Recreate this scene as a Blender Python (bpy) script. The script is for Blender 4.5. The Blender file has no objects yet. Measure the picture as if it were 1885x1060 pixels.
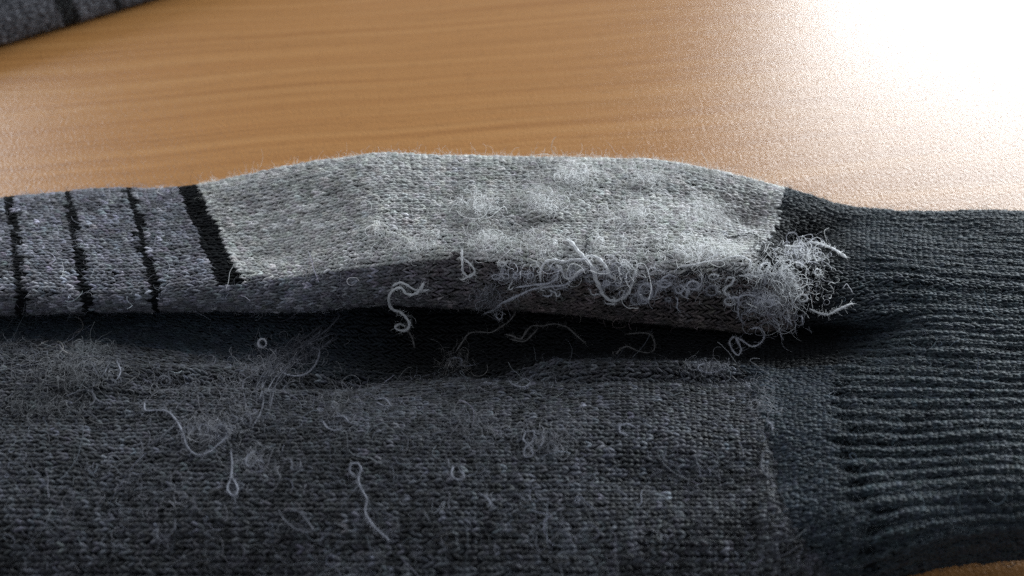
import bpy, math, random
import numpy as np
from mathutils import Vector

rng = np.random.default_rng(7)
random.seed(7)
scene = bpy.context.scene
COL = scene.collection
MM = 0.001

# ------------------------------------------------------------------ camera
PW, PH, FPX = 1885.0, 1060.0, 1480.0          # photograph size and focal length in its pixels
PITCH = math.radians(45.0)
CAM_H = 121.6                                 # mm above the table top
SP, CP = math.sin(PITCH), math.cos(PITCH)
cam = bpy.data.cameras.new('camera')
camo = bpy.data.objects.new('camera', cam)
COL.objects.link(camo)
scene.camera = camo
camo.location = (0, 0, CAM_H * MM)
camo.rotation_euler = (math.pi / 2 - PITCH, 0, 0)
cam.sensor_width = 36.0
cam.lens = FPX / PW * 36.0
cam.clip_start = 0.005
cam.clip_end = 50
cam.dof.use_dof = True
cam.dof.focus_distance = 0.150
cam.dof.aperture_fstop = 14.0

# ------------------------------------------------------------------ light
scene.view_settings.view_transform = 'Standard'
scene.view_settings.look = 'None'
scene.view_settings.exposure = 0.0
scene.view_settings.gamma = 1.0
scene.cycles.use_denoising = False      # keeps single fibres crisp; the grain is like a phone picture's
world = bpy.data.worlds.new('World')
scene.world = world
world.use_nodes = True
bg = world.node_tree.nodes['Background']
bg.inputs['Color'].default_value = (0.80, 0.88, 1.0, 1)   # dim room
bg.inputs['Strength'].default_value = 0.34

def area(name, loc, target, sx, sy, power, color):
    l = bpy.data.lights.new(name, 'AREA')
    l.shape = 'RECTANGLE'
    l.size, l.size_y = sx, sy
    l.energy = power
    l.color = color
    o = bpy.data.objects.new(name, l)
    COL.objects.link(o)
    o.location = loc
    d = Vector(target) - Vector(loc)
    o.rotation_euler = d.to_track_quat('-Z', 'Y').to_euler()
    return o
area('window_light', (1.55, 1.65, 0.66), (0.0, 0.12, 0.1), 2.0, 1.12, 132, (0.87, 0.95, 1.0))
area('side_window_light', (-1.65, 1.40, 0.95), (0.0, 0.12, 0.0), 0.9, 0.8, 22, (0.90, 0.95, 1.0))

# ------------------------------------------------------------------ helpers
def at(px, py, z):
    """world point (mm) seen at photo pixel px,py that lies z mm above the table"""
    px = np.asarray(px, float); py = np.asarray(py, float); z = np.asarray(z, float)
    xn = (px - PW / 2) / FPX
    yn = (PH / 2 - py) / FPX
    d = (CAM_H - z) / (SP - yn * CP)
    return np.stack([xn * d, d * (CP + yn * SP), z + 0 * d], -1)

def proj(P):
    """world (mm) -> photo px, py, depth"""
    x, y, z = P[..., 0], P[..., 1], P[..., 2] - CAM_H
    d = y * CP - z * SP
    up = y * SP + z * CP
    return PW / 2 + FPX * x / d, PH / 2 - FPX * up / d, d

def ray_point(px, py, d):
    xn = (px - PW / 2) / FPX; yn = (PH / 2 - py) / FPX
    return np.stack([xn * d, d * (CP + yn * SP), CAM_H + d * (-SP + yn * CP)], -1)

def vnoise(x, y, seed=0):
    x = np.asarray(x, float); y = np.asarray(y, float)
    x, y = np.broadcast_arrays(x, y)
    xi = np.floor(x).astype(np.int64); yi = np.floor(y).astype(np.int64)
    fx = x - xi; fy = y - yi
    fx = fx * fx * (3 - 2 * fx); fy = fy * fy * (3 - 2 * fy)
    def h(a, b):
        n = (a * 374761393 + b * 668265263 + seed * 1442695041) & 0xffffffff
        n = ((n ^ (n >> 13)) * 1274126177) & 0xffffffff
        return ((n ^ (n >> 16)) & 0xffff) / 32767.5 - 1.0
    return (h(xi, yi) * (1 - fx) + h(xi + 1, yi) * fx) * (1 - fy) + (h(xi, yi + 1) * (1 - fx) + h(xi + 1, yi + 1) * fx) * fy

def hermite(k, V, x):
    """cubic through values V (axis 0) at knots k"""
    k = np.asarray(k, float); V = np.asarray(V, float)
    h = np.diff(k); s = np.diff(V, axis=0) / h.reshape(-1, *([1] * (V.ndim - 1)))
    m = np.empty_like(V)
    m[0], m[-1] = s[0], s[-1]
    w = (h[1:] / (h[1:] + h[:-1])).reshape(-1, *([1] * (V.ndim - 1)))
    m[1:-1] = s[:-1] * w + s[1:] * (1 - w)
    x = np.clip(x, k[0], k[-1])
    i = np.clip(np.searchsorted(k, x, side='right') - 1, 0, len(k) - 2)
    t = (x - k[i]) / h[i]
    sh = (-1,) + (1,) * (V.ndim - 1)
    t = t.reshape(sh); hh = h[i].reshape(sh)
    return ((1 + 2 * t) * (1 - t) ** 2 * V[i] + t * (1 - t) ** 2 * hh * m[i] + t * t * (3 - 2 * t) * V[i + 1] + t * t * (t - 1) * hh * m[i + 1])

class Surface:
    """smooth sheet through a control net [stations along u, rows along v, xyz] (mm),
    resampled so that u and v are lengths in mm"""
    def __init__(self, net, dispf=None, step=0.5):
        nu, nv, _ = net.shape
        ku = np.concatenate([[0], np.cumsum(np.linalg.norm(np.diff(net, axis=0), axis=2).mean(1))])
        kv = np.concatenate([[0], np.cumsum(np.linalg.norm(np.diff(net, axis=1), axis=2).mean(0))])
        self.ku0, self.kv0 = ku, kv
        A = hermite(ku, net, np.linspace(0, ku[-1], 500))
        A = hermite(kv, np.swapaxes(A, 0, 1), np.linspace(0, kv[-1], 400))
        A = np.swapaxes(A, 0, 1)
        su = np.concatenate([[0], np.cumsum(np.linalg.norm(np.diff(A, axis=0), axis=2).mean(1))])
        sv = np.concatenate([[0], np.cumsum(np.linalg.norm(np.diff(A, axis=1), axis=2).mean(0))])
        self.Lu, self.Lv = su[-1], sv[-1]
        self.Nu = int(self.Lu / step) + 1; self.Nv = int(self.Lv / step) + 1
        tu = np.interp(np.linspace(0, self.Lu, self.Nu), su, np.linspace(0, ku[-1], 500))
        tv = np.interp(np.linspace(0, self.Lv, self.Nv), sv, np.linspace(0, kv[-1], 400))
        self.u_of = lambda i: np.interp(np.interp(i, np.arange(nu), ku), tu, np.linspace(0, self.Lu, self.Nu))
        self.v_of = lambda j: np.interp(np.interp(j, np.arange(nv), kv), tv, np.linspace(0, self.Lv, self.Nv))
        self.row_of = lambda v: np.interp(np.interp(v, np.linspace(0, self.Lv, self.Nv), tv), kv, np.arange(nv))
        self.st_of = lambda u: np.interp(np.interp(u, np.linspace(0, self.Lu, self.Nu), tu), ku, np.arange(nu))
        P = hermite(ku, net, tu)
        P = np.swapaxes(hermite(kv, np.swapaxes(P, 0, 1), tv), 0, 1)
        self.P = P
        self.frames()
        if dispf is not None:
            U, V = np.meshgrid(np.linspace(0, self.Lu, self.Nu), np.linspace(0, self.Lv, self.Nv), indexing='ij')
            self.P = P + self.N * dispf(self, U, V, P)[..., None]
            self.P[..., 2] = np.maximum(self.P[..., 2], 0.45)
            self.frames()
    def frames(self):
        du = np.gradient(self.P, axis=0); dv = np.gradient(self.P, axis=1)
        n = np.cross(dv, du)
        self.N = n / (np.linalg.norm(n, axis=2, keepdims=True) + 1e-9)
        self.T = du / (np.linalg.norm(du, axis=2, keepdims=True) + 1e-9)
    def _bil(self, G, u, v):
        a = np.clip(u / self.Lu * (self.Nu - 1), 0, self.Nu - 1.001); b = np.clip(v / self.Lv * (self.Nv - 1), 0, self.Nv - 1.001)
        i = a.astype(int); j = b.astype(int); fa = (a - i)[..., None]; fb = (b - j)[..., None]
        return (G[i, j] * (1 - fa) + G[i + 1, j] * fa) * (1 - fb) + (G[i, j + 1] * (1 - fa) + G[i + 1, j + 1] * fa) * fb
    def pos(self, u, v): return self._bil(self.P, u, v)
    def nor(self, u, v):
        n = self._bil(self.N, u, v)
        return n / (np.linalg.norm(n, axis=-1, keepdims=True) + 1e-9)
    def tan(self, u, v): return self._bil(self.T, u, v)

def mesh_obj(name, V, F, mat, parent=None, col=None, smooth=True, kind=None):
    me = bpy.data.meshes.new(name)
    V = np.asarray(V, np.float32) * MM
    F = np.asarray(F, np.int32)
    k = F.shape[1]
    me.vertices.add(len(V)); me.vertices.foreach_set('co', V.ravel())
    me.loops.add(F.size); me.loops.foreach_set('vertex_index', F.ravel())
    me.polygons.add(len(F)); me.polygons.foreach_set('loop_start', np.arange(0, F.size, k, dtype=np.int32))
    me.update(calc_edges=True)
    if smooth: me.polygons.foreach_set('use_smooth', np.ones(len(F), bool))
    if col is not None:
        a = me.color_attributes.new('Col', 'FLOAT_COLOR', 'POINT')
        c = np.ones((len(V), 4), np.float32); c[:, :3] = col
        a.data.foreach_set('color', c.ravel())
    me.materials.append(mat)
    o = bpy.data.objects.new(name, me)
    COL.objects.link(o)
    if parent is not None: o.parent = parent
    if kind: o['kind'] = kind
    return o

def tubes(C, R, nrm, sides, lobe=0.0, twist=None):
    """C [n,k,3] centre lines, R [n,k] radii, nrm [n,k,3] reference normals -> vertices, quads"""
    n, k, _ = C.shape
    t = np.gradient(C, axis=1)
    t /= np.linalg.norm(t, axis=2, keepdims=True) + 1e-9
    b = np.cross(t, nrm); b /= np.linalg.norm(b, axis=2, keepdims=True) + 1e-9
    m = np.cross(b, t)
    ang = np.arange(sides) * 2 * math.pi / sides
    rad = R[:, :, None] * np.ones(sides)
    if lobe: rad = rad * (1 + lobe * np.cos(2 * (ang[None, None] - twist[:, :, None])))
    V = C[:, :, None] + rad[..., None] * (np.cos(ang)[:, None] * b[:, :, None] + np.sin(ang)[:, None] * m[:, :, None])
    idx = np.arange(n * k * sides).reshape(n, k, sides)
    a0 = idx[:, :-1]; a1 = idx[:, 1:]
    F = np.stack([a0, np.roll(a0, -1, 2), np.roll(a1, -1, 2), a1], -1).reshape(-1, 4)
    return V.reshape(-1, 3), F

# ------------------------------------------------------------------ materials
def new_mat(name):
    m = bpy.data.materials.new(name); m.use_nodes = True
    nt = m.node_tree
    return m, nt, nt.nodes['Principled BSDF']

def yarn_material(name, rough=0.62, sheen=0.05, spec=0.27, scale=2600, lo=0.5, hi=1.5, trans=0.0):
    m, nt, p = new_mat(name)
    at_ = nt.nodes.new('ShaderNodeAttribute'); at_.attribute_name = 'Col'
    tc = nt.nodes.new('ShaderNodeTexCoord')
    nz = nt.nodes.new('ShaderNodeTexNoise'); nz.inputs['Scale'].default_value = scale; nz.inputs['Detail'].default_value = 3
    mr = nt.nodes.new('ShaderNodeMapRange')
    mr.inputs['From Min'].default_value = 0.3; mr.inputs['From Max'].default_value = 0.7
    mr.inputs['To Min'].default_value = lo; mr.inputs['To Max'].default_value = hi
    mx = nt.nodes.new('ShaderNodeMix'); mx.data_type = 'RGBA'; mx.blend_type = 'MULTIPLY'
    mx.inputs['Factor'].default_value = 1.0
    nt.links.new(tc.outputs['Object'], nz.inputs['Vector'])
    nt.links.new(nz.outputs['Fac'], mr.inputs['Value'])
    nt.links.new(at_.outputs['Color'], mx.inputs['A'])
    nt.links.new(mr.outputs['Result'], mx.inputs['B'])
    nt.links.new(mx.outputs['Result'], p.inputs['Base Color'])
    p.inputs['Roughness'].default_value = rough
    p.inputs['Specular IOR Level'].default_value = spec
    p.inputs['Sheen Weight'].default_value = sheen
    p.inputs['Sheen Roughness'].default_value = 0.5
    if trans:      # thin wool fibres let light through
        tr = nt.nodes.new('ShaderNodeBsdfTranslucent'); ms = nt.nodes.new('ShaderNodeMixShader')
        nt.links.new(mx.outputs['Result'], tr.inputs['Color'])
        ms.inputs[0].default_value = trans
        nt.links.new(p.outputs[0], ms.inputs[1]); nt.links.new(tr.outputs[0], ms.inputs[2])
        nt.links.new(ms.outputs[0], nt.nodes['Material Output'].inputs['Surface'])
    return m
M_YARN = yarn_material('wool_yarn', rough=0.52, spec=0.3)
M_DARK = yarn_material('dark_yarn', rough=0.6, sheen=0.0, spec=0.2)
M_BLACK = yarn_material('black_yarn', rough=0.75, sheen=0.0, spec=0.12)
M_BACK = yarn_material('knit_backing', rough=0.9, sheen=0.0, spec=0.1)
M_FUZZ = yarn_material('wool_fibre', rough=0.45, sheen=0.0, spec=0.5, lo=0.8, hi=1.2, trans=0.45)
M_THREAD = yarn_material('thread', rough=0.6, sheen=0.1, spec=0.3, scale=4000, lo=0.7, hi=1.3, trans=0.25)

def table_material():
    m, nt, p = new_mat('beech_laminate')
    N = nt.nodes.new; L = nt.links.new
    tc = N('ShaderNodeTexCoord')
    mp = N('ShaderNodeMapping'); mp.inputs['Rotation'].default_value = (0, 0, math.radians(-8.5)); L(tc.outputs['Object'], mp.inputs['Vector'])
    # gentle waviness of the grain
    wn = N('ShaderNodeTexNoise'); wn.inputs['Scale'].default_value = 6; wn.inputs['Detail'].default_value = 2; L(mp.outputs[0], wn.inputs['Vector'])
    ws = N('ShaderNodeVectorMath'); ws.operation = 'MULTIPLY_ADD'; ws.inputs[1].default_value = (0, 0.022, 0); L(wn.outputs['Color'], ws.inputs[0]); L(mp.outputs[0], ws.inputs[2])
    def streak(sx, sy, detail):
        q = N('ShaderNodeMapping'); q.inputs['Scale'].default_value = (sx, sy, 1); L(ws.outputs[0], q.inputs['Vector'])
        n = N('ShaderNodeTexNoise'); n.inputs['Scale'].default_value = 1; n.inputs['Detail'].default_value = detail; L(q.outputs[0], n.inputs['Vector'])
        return n
    broad = streak(4, 330, 4)
    fine = streak(11, 520, 4)
    r1 = N('ShaderNodeValToRGB'); L(broad.outputs['Fac'], r1.inputs['Fac'])
    e = r1.color_ramp.elements
    e[0].position = 0.25; e[0].color = (0.325, 0.142, 0.043, 1)
    e[1].position = 0.75; e[1].color = (0.405, 0.200, 0.070, 1)
    x = e.new(0.5); x.color = (0.365, 0.168, 0.053, 1)
    r2 = N('ShaderNodeValToRGB'); L(fine.outputs['Fac'], r2.inputs['Fac'])
    r2.color_ramp.elements[0].position = 0.3; r2.color_ramp.elements[0].color = (0.90, 0.88, 0.85, 1)
    r2.color_ramp.elements[1].position = 0.65; r2.color_ramp.elements[1].color = (1.06, 1.07, 1.08, 1)
    m1 = N('ShaderNodeMix'); m1.data_type = 'RGBA'; m1.blend_type = 'MULTIPLY'; m1.inputs['Factor'].default_value = 1
    L(r1.outputs[0], m1.inputs['A']); L(r2.outputs[0], m1.inputs['B'])
    # short dark beech flecks
    q = N('ShaderNodeMapping'); q.inputs['Scale'].default_value = (190, 1900, 1); L(ws.outputs[0], q.inputs['Vector'])
    fl = N('ShaderNodeTexNoise'); fl.inputs['Scale'].default_value = 1; fl.inputs['Detail'].default_value = 1; L(q.outputs[0], fl.inputs['Vector'])
    r3 = N('ShaderNodeMapRange'); r3.inputs['From Min'].default_value = 0.64; r3.inputs['From Max'].default_value = 0.72
    r3.inputs['To Max'].default_value = 0.5; L(fl.outputs['Fac'], r3.inputs['Value'])
    m2 = N('ShaderNodeMix'); m2.data_type = 'RGBA'; m2.inputs['B'].default_value = (0.17, 0.07, 0.022, 1)
    L(r3.outputs[0], m2.inputs['Factor']); L(m1.outputs['Result'], m2.inputs['A'])
    L(m2.outputs['Result'], p.inputs['Base Color'])
    # pressed leathery relief of the laminate
    q2 = N('ShaderNodeMapping'); q2.inputs['Scale'].default_value = (1350, 1750, 1); L(tc.outputs['Object'], q2.inputs['Vector'])
    n2 = N('ShaderNodeTexNoise'); n2.inputs['Scale'].default_value = 1; n2.inputs['Detail'].default_value = 1; n2.inputs['Roughness'].default_value = 0.4; L(q2.outputs[0], n2.inputs['Vector'])
    b = N('ShaderNodeBump'); b.inputs['Strength'].default_value = 0.55; b.inputs['Distance'].default_value = 0.00026
    L(n2.outputs['Fac'], b.inputs['Height']); L(b.outputs[0], p.inputs['Normal'])
    p.inputs['Roughness'].default_value = 0.33
    p.inputs['Specular IOR Level'].default_value = 0.30
    return m
M_TABLE = table_material()

# ------------------------------------------------------------------ table (slab with rounded edge)
def build_table():
    import bmesh
    bm = bmesh.new()
    bmesh.ops.create_cube(bm, size=1.0)
    for v in bm.verts:
        v.co.x *= 1.6; v.co.y *= 0.8; v.co.z *= 0.025
        v.co.y += 0.28; v.co.z -= 0.0125
    bmesh.ops.bevel(bm, geom=bm.edges[:], offset=0.004, segments=3, affect='EDGES')
    me = bpy.data.meshes.new('table_top'); bm.to_mesh(me); bm.free()
    me.materials.append(M_TABLE)
    o = bpy.data.objects.new('table_top', me); COL.objects.link(o)
    o['label'] = 'orange brown beech laminate table top with fine leathery relief under the socks'
    o['category'] = 'table'
    return o
build_table()

# ------------------------------------------------------------------ knit generator
def knit(S, wale, course, umin=0.0, umax=1e9, keep=None, rib=None, jit=1.0, k=4, sides=5, rfac=0.185):
    """stitches of plain knit on the surface: two slanted legs per stitch.
    returns dict with legs' centre lines etc., and per-stitch uv"""
    nu = int(S.Lu / course); nv = int(S.Lv / wale)
    U, V = np.meshgrid((np.arange(nu) + 0.5) * course, (np.arange(nv) + 0.5) * wale, indexing='ij')
    U = U.ravel(); V = V.ravel()
    m = (U >= umin) & (U < umax)
    U, V = U[m], V[m]
    if keep is not None:
        m = keep(U, V); U, V = U[m], V[m]
    n = len(U)
    wr = jit
    U = U + wr * (0.55 * vnoise(U / 7, V / 5, 3) + 0.10 * rng.standard_normal(n)) * course
    V = V + wr * (0.22 * vnoise(U / 6, V / 4, 5) + 0.05 * rng.standard_normal(n)) * wale
    t = np.linspace(0, 1, k)
    outC = []; outR = []; outN = []
    rr = rfac * wale * (1 + 0.11 * rng.standard_normal(n)) * (1 + 0.12 * vnoise(U / 5, V / 5, 9))
    for s in (-1, 1):
        ja = 0.10 * rng.standard_normal(n) * wr; jb = 0.07 * rng.standard_normal(n) * wr; jc = 0.10 * rng.standard_normal(n) * wr
        sl = 1 + 0.18 * rng.standard_normal(n) * wr
        a = (t[None] * 1.75 - 0.875) * sl[:, None] + ja[:, None]
        e = t * t * (3 - 2 * t)
        b = s * (0.47 - 0.37 * e)[None] + jb[:, None]
        uu = U[:, None] + a * course
        vv = V[:, None] + b * wale
        c = rr[:, None] * (1.5 * np.sin(math.pi * (0.06 + 0.88 * t)) - 0.75)[None] + (jc * wale * 0.7)[:, None]
        if rib is not None: c = c + rib(uu, vv)
        Nn = S.nor(uu, vv)
        outC.append(S.pos(uu, vv) + Nn * c[..., None]); outN.append(Nn)
        outR.append(rr[:, None] * np.array([0.55, 1.0, 1.02, 0.6])[None] if k == 4 else rr[:, None] * (0.5 + 0.52 * np.sin(math.pi * t))[None])
    return dict(U=U, V=V, C=np.stack(outC, 1), R=np.stack(outR, 1), N=np.stack(outN, 1))

def knit_obj(name, K, mask, col, parent, sides=5, mat=None):
    n = int(mask.sum())
    if n == 0: return None
    C = K['C'][mask].reshape(2 * n, -1, 3); R = K['R'][mask].reshape(2 * n, -1); N = K['N'][mask].reshape(2 * n, -1, 3)
    V, F = tubes(C, R, N, sides)
    per = C.shape[1] * sides
    c = np.repeat(np.repeat(col[mask], 2, 0) * (1 + 0.10 * rng.standard_normal((2 * n, 1))), per, 0)
    return mesh_obj(name, V, F, mat or M_YARN, parent, np.clip(c, 0.002, 1), kind='stuff')

def sheet_obj(name, S, mask_face, colf, parent, off=-0.35):
    """backing cloth of one panel: the grid faces of the surface inside the mask, with thickness below"""
    P = S.P + S.N * off
    idx = np.arange(S.Nu * S.Nv).reshape(S.Nu, S.Nv)
    F = np.stack([idx[:-1, :-1], idx[:-1, 1:], idx[1:, 1:], idx[1:, :-1]], -1)
    F = F[mask_face]
    used = np.unique(F)
    remap = np.full(S.Nu * S.Nv, -1); remap[used] = np.arange(len(used))
    return mesh_obj(name, P.reshape(-1, 3)[used], remap[F], M_BACK, parent, colf)

def fibres(S, U, V, length, rad, base_n, lift, k=5, curl=0.5, sides=3, tdir=None):
    """short curly fibres growing from points of the surface"""
    n = len(U)
    P = S.pos(U, V); N = S.nor(U, V); T = S.tan(U, V); B = np.cross(N, T)
    th = rng.uniform(0, 2 * math.pi, n)
    D = np.cos(th)[:, None] * T + np.sin(th)[:, None] * B + N * (lift * rng.uniform(0.2, 1.4, n))[:, None]
    D /= np.linalg.norm(D, axis=1, keepdims=True)
    C = np.empty((n, k, 3)); C[:, 0] = P + N * np.asarray(base_n).reshape(-1, 1)
    # each fibre bends about its own axis, so it curls like wool does
    ax = rng.standard_normal((n, 3)); ax /= np.linalg.norm(ax, axis=1, keepdims=True)
    w = rng.standard_normal(n) * curl
    st = (length / (k - 1))[:, None]
    for i in range(1, k):
        C[:, i] = C[:, i - 1] + D * st
        D = D + np.cross(ax, D) * w[:, None] + rng.standard_normal((n, 3)) * 0.18 * curl
        dn = (D * N).sum(1); D = D - N * np.minimum(dn + 0.15, 0)[:, None]
        D /= np.linalg.norm(D, axis=1, keepdims=True)
    R = np.asarray(rad).reshape(-1, 1) * np.linspace(1, 0.45, k)[None]
    return C, R

def curves_obj(name, C, R, col, mat, parent=None):
    n, k, _ = C.shape
    cu = bpy.data.hair_curves.new(name)
    cu.add_curves([k] * n)
    cu.points.foreach_set('position', (C.astype(np.float32) * MM).ravel())
    a = cu.attributes.get('radius') or cu.attributes.new('radius', 'FLOAT', 'POINT')
    a.data.foreach_set('value', (np.broadcast_to(R, (n, k)).astype(np.float32) * MM).ravel())
    a = cu.attributes.new('Col', 'FLOAT_COLOR', 'POINT')
    c = np.ones((n, k, 4), np.float32); c[..., :3] = np.clip(col, 0.002, 0.85)[:, None]
    a.data.foreach_set('color', c.ravel())
    cu.materials.append(mat)
    o = bpy.data.objects.new(name, cu); COL.objects.link(o)
    o['kind'] = 'stuff'
    if parent is not None: o.parent = parent
    return o

def empty(name, loc):
    o = bpy.data.objects.new(name, None); COL.objects.link(o); o.location = loc; o.empty_display_size = 0.02
    return o

def lin(r, g, b):
    return np.array([((c / 255) / 12.92 if c / 255 <= 0.04045 else ((c / 255 + 0.055) / 1.055) ** 2.4) for c in (r, g, b)])

# ------------------------------------------------------------------ main sock surface
T_X = np.array([-330, -110, 20, 125, 240, 343, 640, 850, 1050, 1250, 1440, 1550, 1700, 1900, 2150.])
E_X = np.array([-330, -100, 45, 165, 290, 435, 660, 850, 1050, 1250, 1430, 1545, 1700, 1900, 2150.])
F_X = np.array([-360, -120, 10, 130, 255, 385, 640, 850, 1050, 1250, 1425, 1540, 1700, 1900, 2150.])
ROW = {}
ROW[1] = [385, 374, 367, 359, 351, 342, 297, 293, 290, 303, 343, 378, 391, 392, 392]
ROW[4] = [545, 545, 545, 545, 540, 524, 493, 476, 498, 502, 495, 500, 515, 525, 525]
ROW[5] = [592, 582, 576, 573, 571, 573, 558, 555, 569, 592, 604, 592, 580, 585, 585]
ROW[7] = [612, 608, 605, 604, 607, 617, 640, 640, 632, 638, 645, 640, 632, 640, 640]
ROW[8] = [636, 630, 630, 634, 642, 660, 694, 694, 662, 668, 686, 680, 680, 690, 690]
ROW[9] = [700, 700, 700, 705, 708, 716, 738, 740, 720, 728, 742, 745, 745, 748, 748]
ROW[10] = [790, 790, 790, 790, 790, 795, 800, 805, 800, 800, 810, 815, 815, 815, 815]
ROW[11] = [880, 880, 880, 880, 880, 880, 885, 885, 885, 885, 890, 885, 875, 872, 872]
ROW[12] = [985, 985, 985, 985, 985, 985, 985, 985, 985, 980, 978, 960, 935, 925, 925]
ROW[13] = [1110, 1110, 1110, 1110, 1110, 1110, 1110, 1110, 1105, 1098, 1088, 1062, 1006, 982, 975]
ROW[14] = [1190, 1190, 1190, 1190, 1190, 1190, 1190, 1188, 1182, 1174, 1160, 1122, 1056, 1034, 1030]
Z = {
 1: [4, 9, 10, 10, 10, 11, 17, 18, 18, 17, 15, 12, 11, 11, 10],
 2: [5, 11, 12, 12, 12, 13, 19, 20.5, 20.5, 19.5, 17, 13.5, 13, 13, 12],
 3: [5, 12, 13, 13, 13, 13, 18.5, 20.5, 20.5, 20, 17, 14, 14, 14, 13],
 4: [5, 11, 12, 12, 12, 12.5, 17, 19, 19, 19, 16.5, 13.5, 14, 14, 13],
 5: [3, 6, 6.5, 6.5, 6.5, 7, 10, 10, 8, 6, 6, 10.5, 13.5, 14, 13],
 7: [1.5, 2.2, 2.5, 2.5, 2.5, 2.5, 2, 2, 2, 2, 2.5, 6.0, 13.5, 14, 13],
 8: [3, 4.5, 4.5, 4.5, 4.5, 5, 5.5, 5.5, 6, 6, 7, 9.5, 13.5, 14, 13],
 9: [3, 8, 8, 8.5, 9, 9.5, 10, 10, 10, 10, 10.5, 12, 13.5, 14, 13],
 10: [3, 10, 11, 11, 11, 11.5, 12, 12, 12, 12, 12, 12.5, 13.5, 14, 13],
 11: [3, 10, 11, 11, 11.5, 12, 12.5, 12.5, 12.5, 12, 12, 12.8, 13.5, 13.8, 13],
 12: [3, 9, 10, 10, 10.5, 11, 11.5, 11.5, 11.5, 11, 11, 11.8, 13, 13, 12.5],
 13: [2, 6, 6, 6.5, 7, 7, 8, 8, 8, 7.5, 7, 8, 10, 10.5, 10.5],
 14: [0.6] * 15,
}
def main_net():
    rows = {}
    for r in ROW:
        if r <= 3: X = T_X + (E_X - T_X) * 0.0
        if r == 1: X = T_X
        elif r == 4: X = T_X + (E_X - T_X) * 0.88
        elif r == 5: X = E_X
        elif r in (7, 8): X = F_X + (E_X - F_X) * (0.6 if r == 7 else 0.3)
        else: X = F_X
        rows[r] = at(X, np.array(ROW[r], float), np.array(Z[r], float))
    for r, f in ((2, 0.33), (3, 0.66)):
        X = T_X + (E_X - T_X) * 0.88 * f
        Y = np.array(ROW[1]) * (1 - f) + np.array(ROW[4]) * f
        rows[r] = at(X, Y, np.array(Z[r], float))
    b = rows[1].copy(); b[:, 1] += 3.0; b[:, 2] = 0.6; rows[0] = b
    # the tuck under the flap: goes back in beneath it, opens out into the flat cuff at the right
    w = np.array([1, 1, 1, 1, 1, 1, 1, 1, 1, 1, 1, 0.75, 0.1, 0, 0.])[:, None]
    tuck = rows[5].copy(); tuck[:, 1] += 4.5; tuck[:, 2] = np.maximum(1.8, rows[5][:, 2] * 0.35)
    rows[6] = tuck * w + (rows[5] + rows[7]) / 2 * (1 - w)
    return np.stack([rows[r] for r in range(15)], 1)

# soft dents and lumps of the cloth: photo position, radii (px), height (mm)
LUMPS = [(505, 425, 95, 70, -2.6), (1385, 395, 60, 45, -2.2), (700, 330, 70, 60, 0.9), (880, 385, 40, 28, 0.9),
         (1000, 375, 34, 24, 1.3), (1050, 330, 50, 24, 0.9), (1180, 330, 60, 24, 0.7), (1240, 440, 130, 40, 0.8),
         (985, 410, 30, 12, -1.0), (700, 425, 26, 16, 0.7), (130, 680, 110, 50, 2.2), (1000, 800, 80, 40, 0.8), (470, 840, 60, 40, -0.8),
         (1240, 880, 150, 40, -1.2), (560, 700, 180, 18, -1.2), (800, 715, 160, 14, 0.8), (1250, 690, 150, 14, 0.8), (1485, 432, 46, 26, -4.0), (1425, 835, 26, 30, -0.9), (1440, 880, 22, 26, -0.8), (1400, 735, 20, 40, 0.7),
         (1660, 520, 140, 30, 0.8), (330, 730, 150, 14, -0.8), (60, 770, 120, 30, -1.0), (230, 950, 60, 60, -0.6)]
ANK = lambda py: np.interp(py, [640, 690, 760, 830, 930, 1000, 1060, 1150], [1350, 1372, 1398, 1425, 1440, 1482, 1530, 1580])
def main_disp(S, U, V, P):
    d = 0.55 * vnoise(U / 16, V / 12, 21) + 0.28 * vnoise(U / 6, V / 5, 22)
    px, py, _ = proj(P)
    row = S.row_of(V)
    up = S.N[..., 2] > 0.0
    for x, y, rx, ry, h in LUMPS:
        d = d + h * np.exp(-((px - x) / rx) ** 2 - ((py - y) / ry) ** 2) * up
    low = (row > 7.6) & (row < 10.5)
    for x0, x1, y0, y1, h in ((225, 690, 683, 690, 0.9), (225, 700, 704, 706, -1.3), (250, 640, 722, 722, 0.5), (820, 1420, 655, 690, 0.7), (840, 1420, 684, 706, -1.1)):
        yy = y0 + (y1 - y0) * np.clip((px - x0) / (x1 - x0), 0, 1) + 5 * vnoise(U / 14, V * 0, 61)
        d = d + h * np.exp(-((py - yy) / 7.5) ** 2) * np.clip((px - x0) / 60, 0, 1) * np.clip((x1 - px) / 60, 0, 1) * low
    # curved seam beside the ankle band
    sx = ANK(py) - 6
    d = d - 0.4 * np.exp(-((px - sx) / 6.0) ** 2) * (row > 8.4) * np.clip((py - 780) / 60, 0, 1)
    fade = np.clip(row / 1.0, 0, 1) * np.clip((14 - row) / 0.6, 0, 1)
    return d * fade
S = Surface(main_net(), main_disp)

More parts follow.
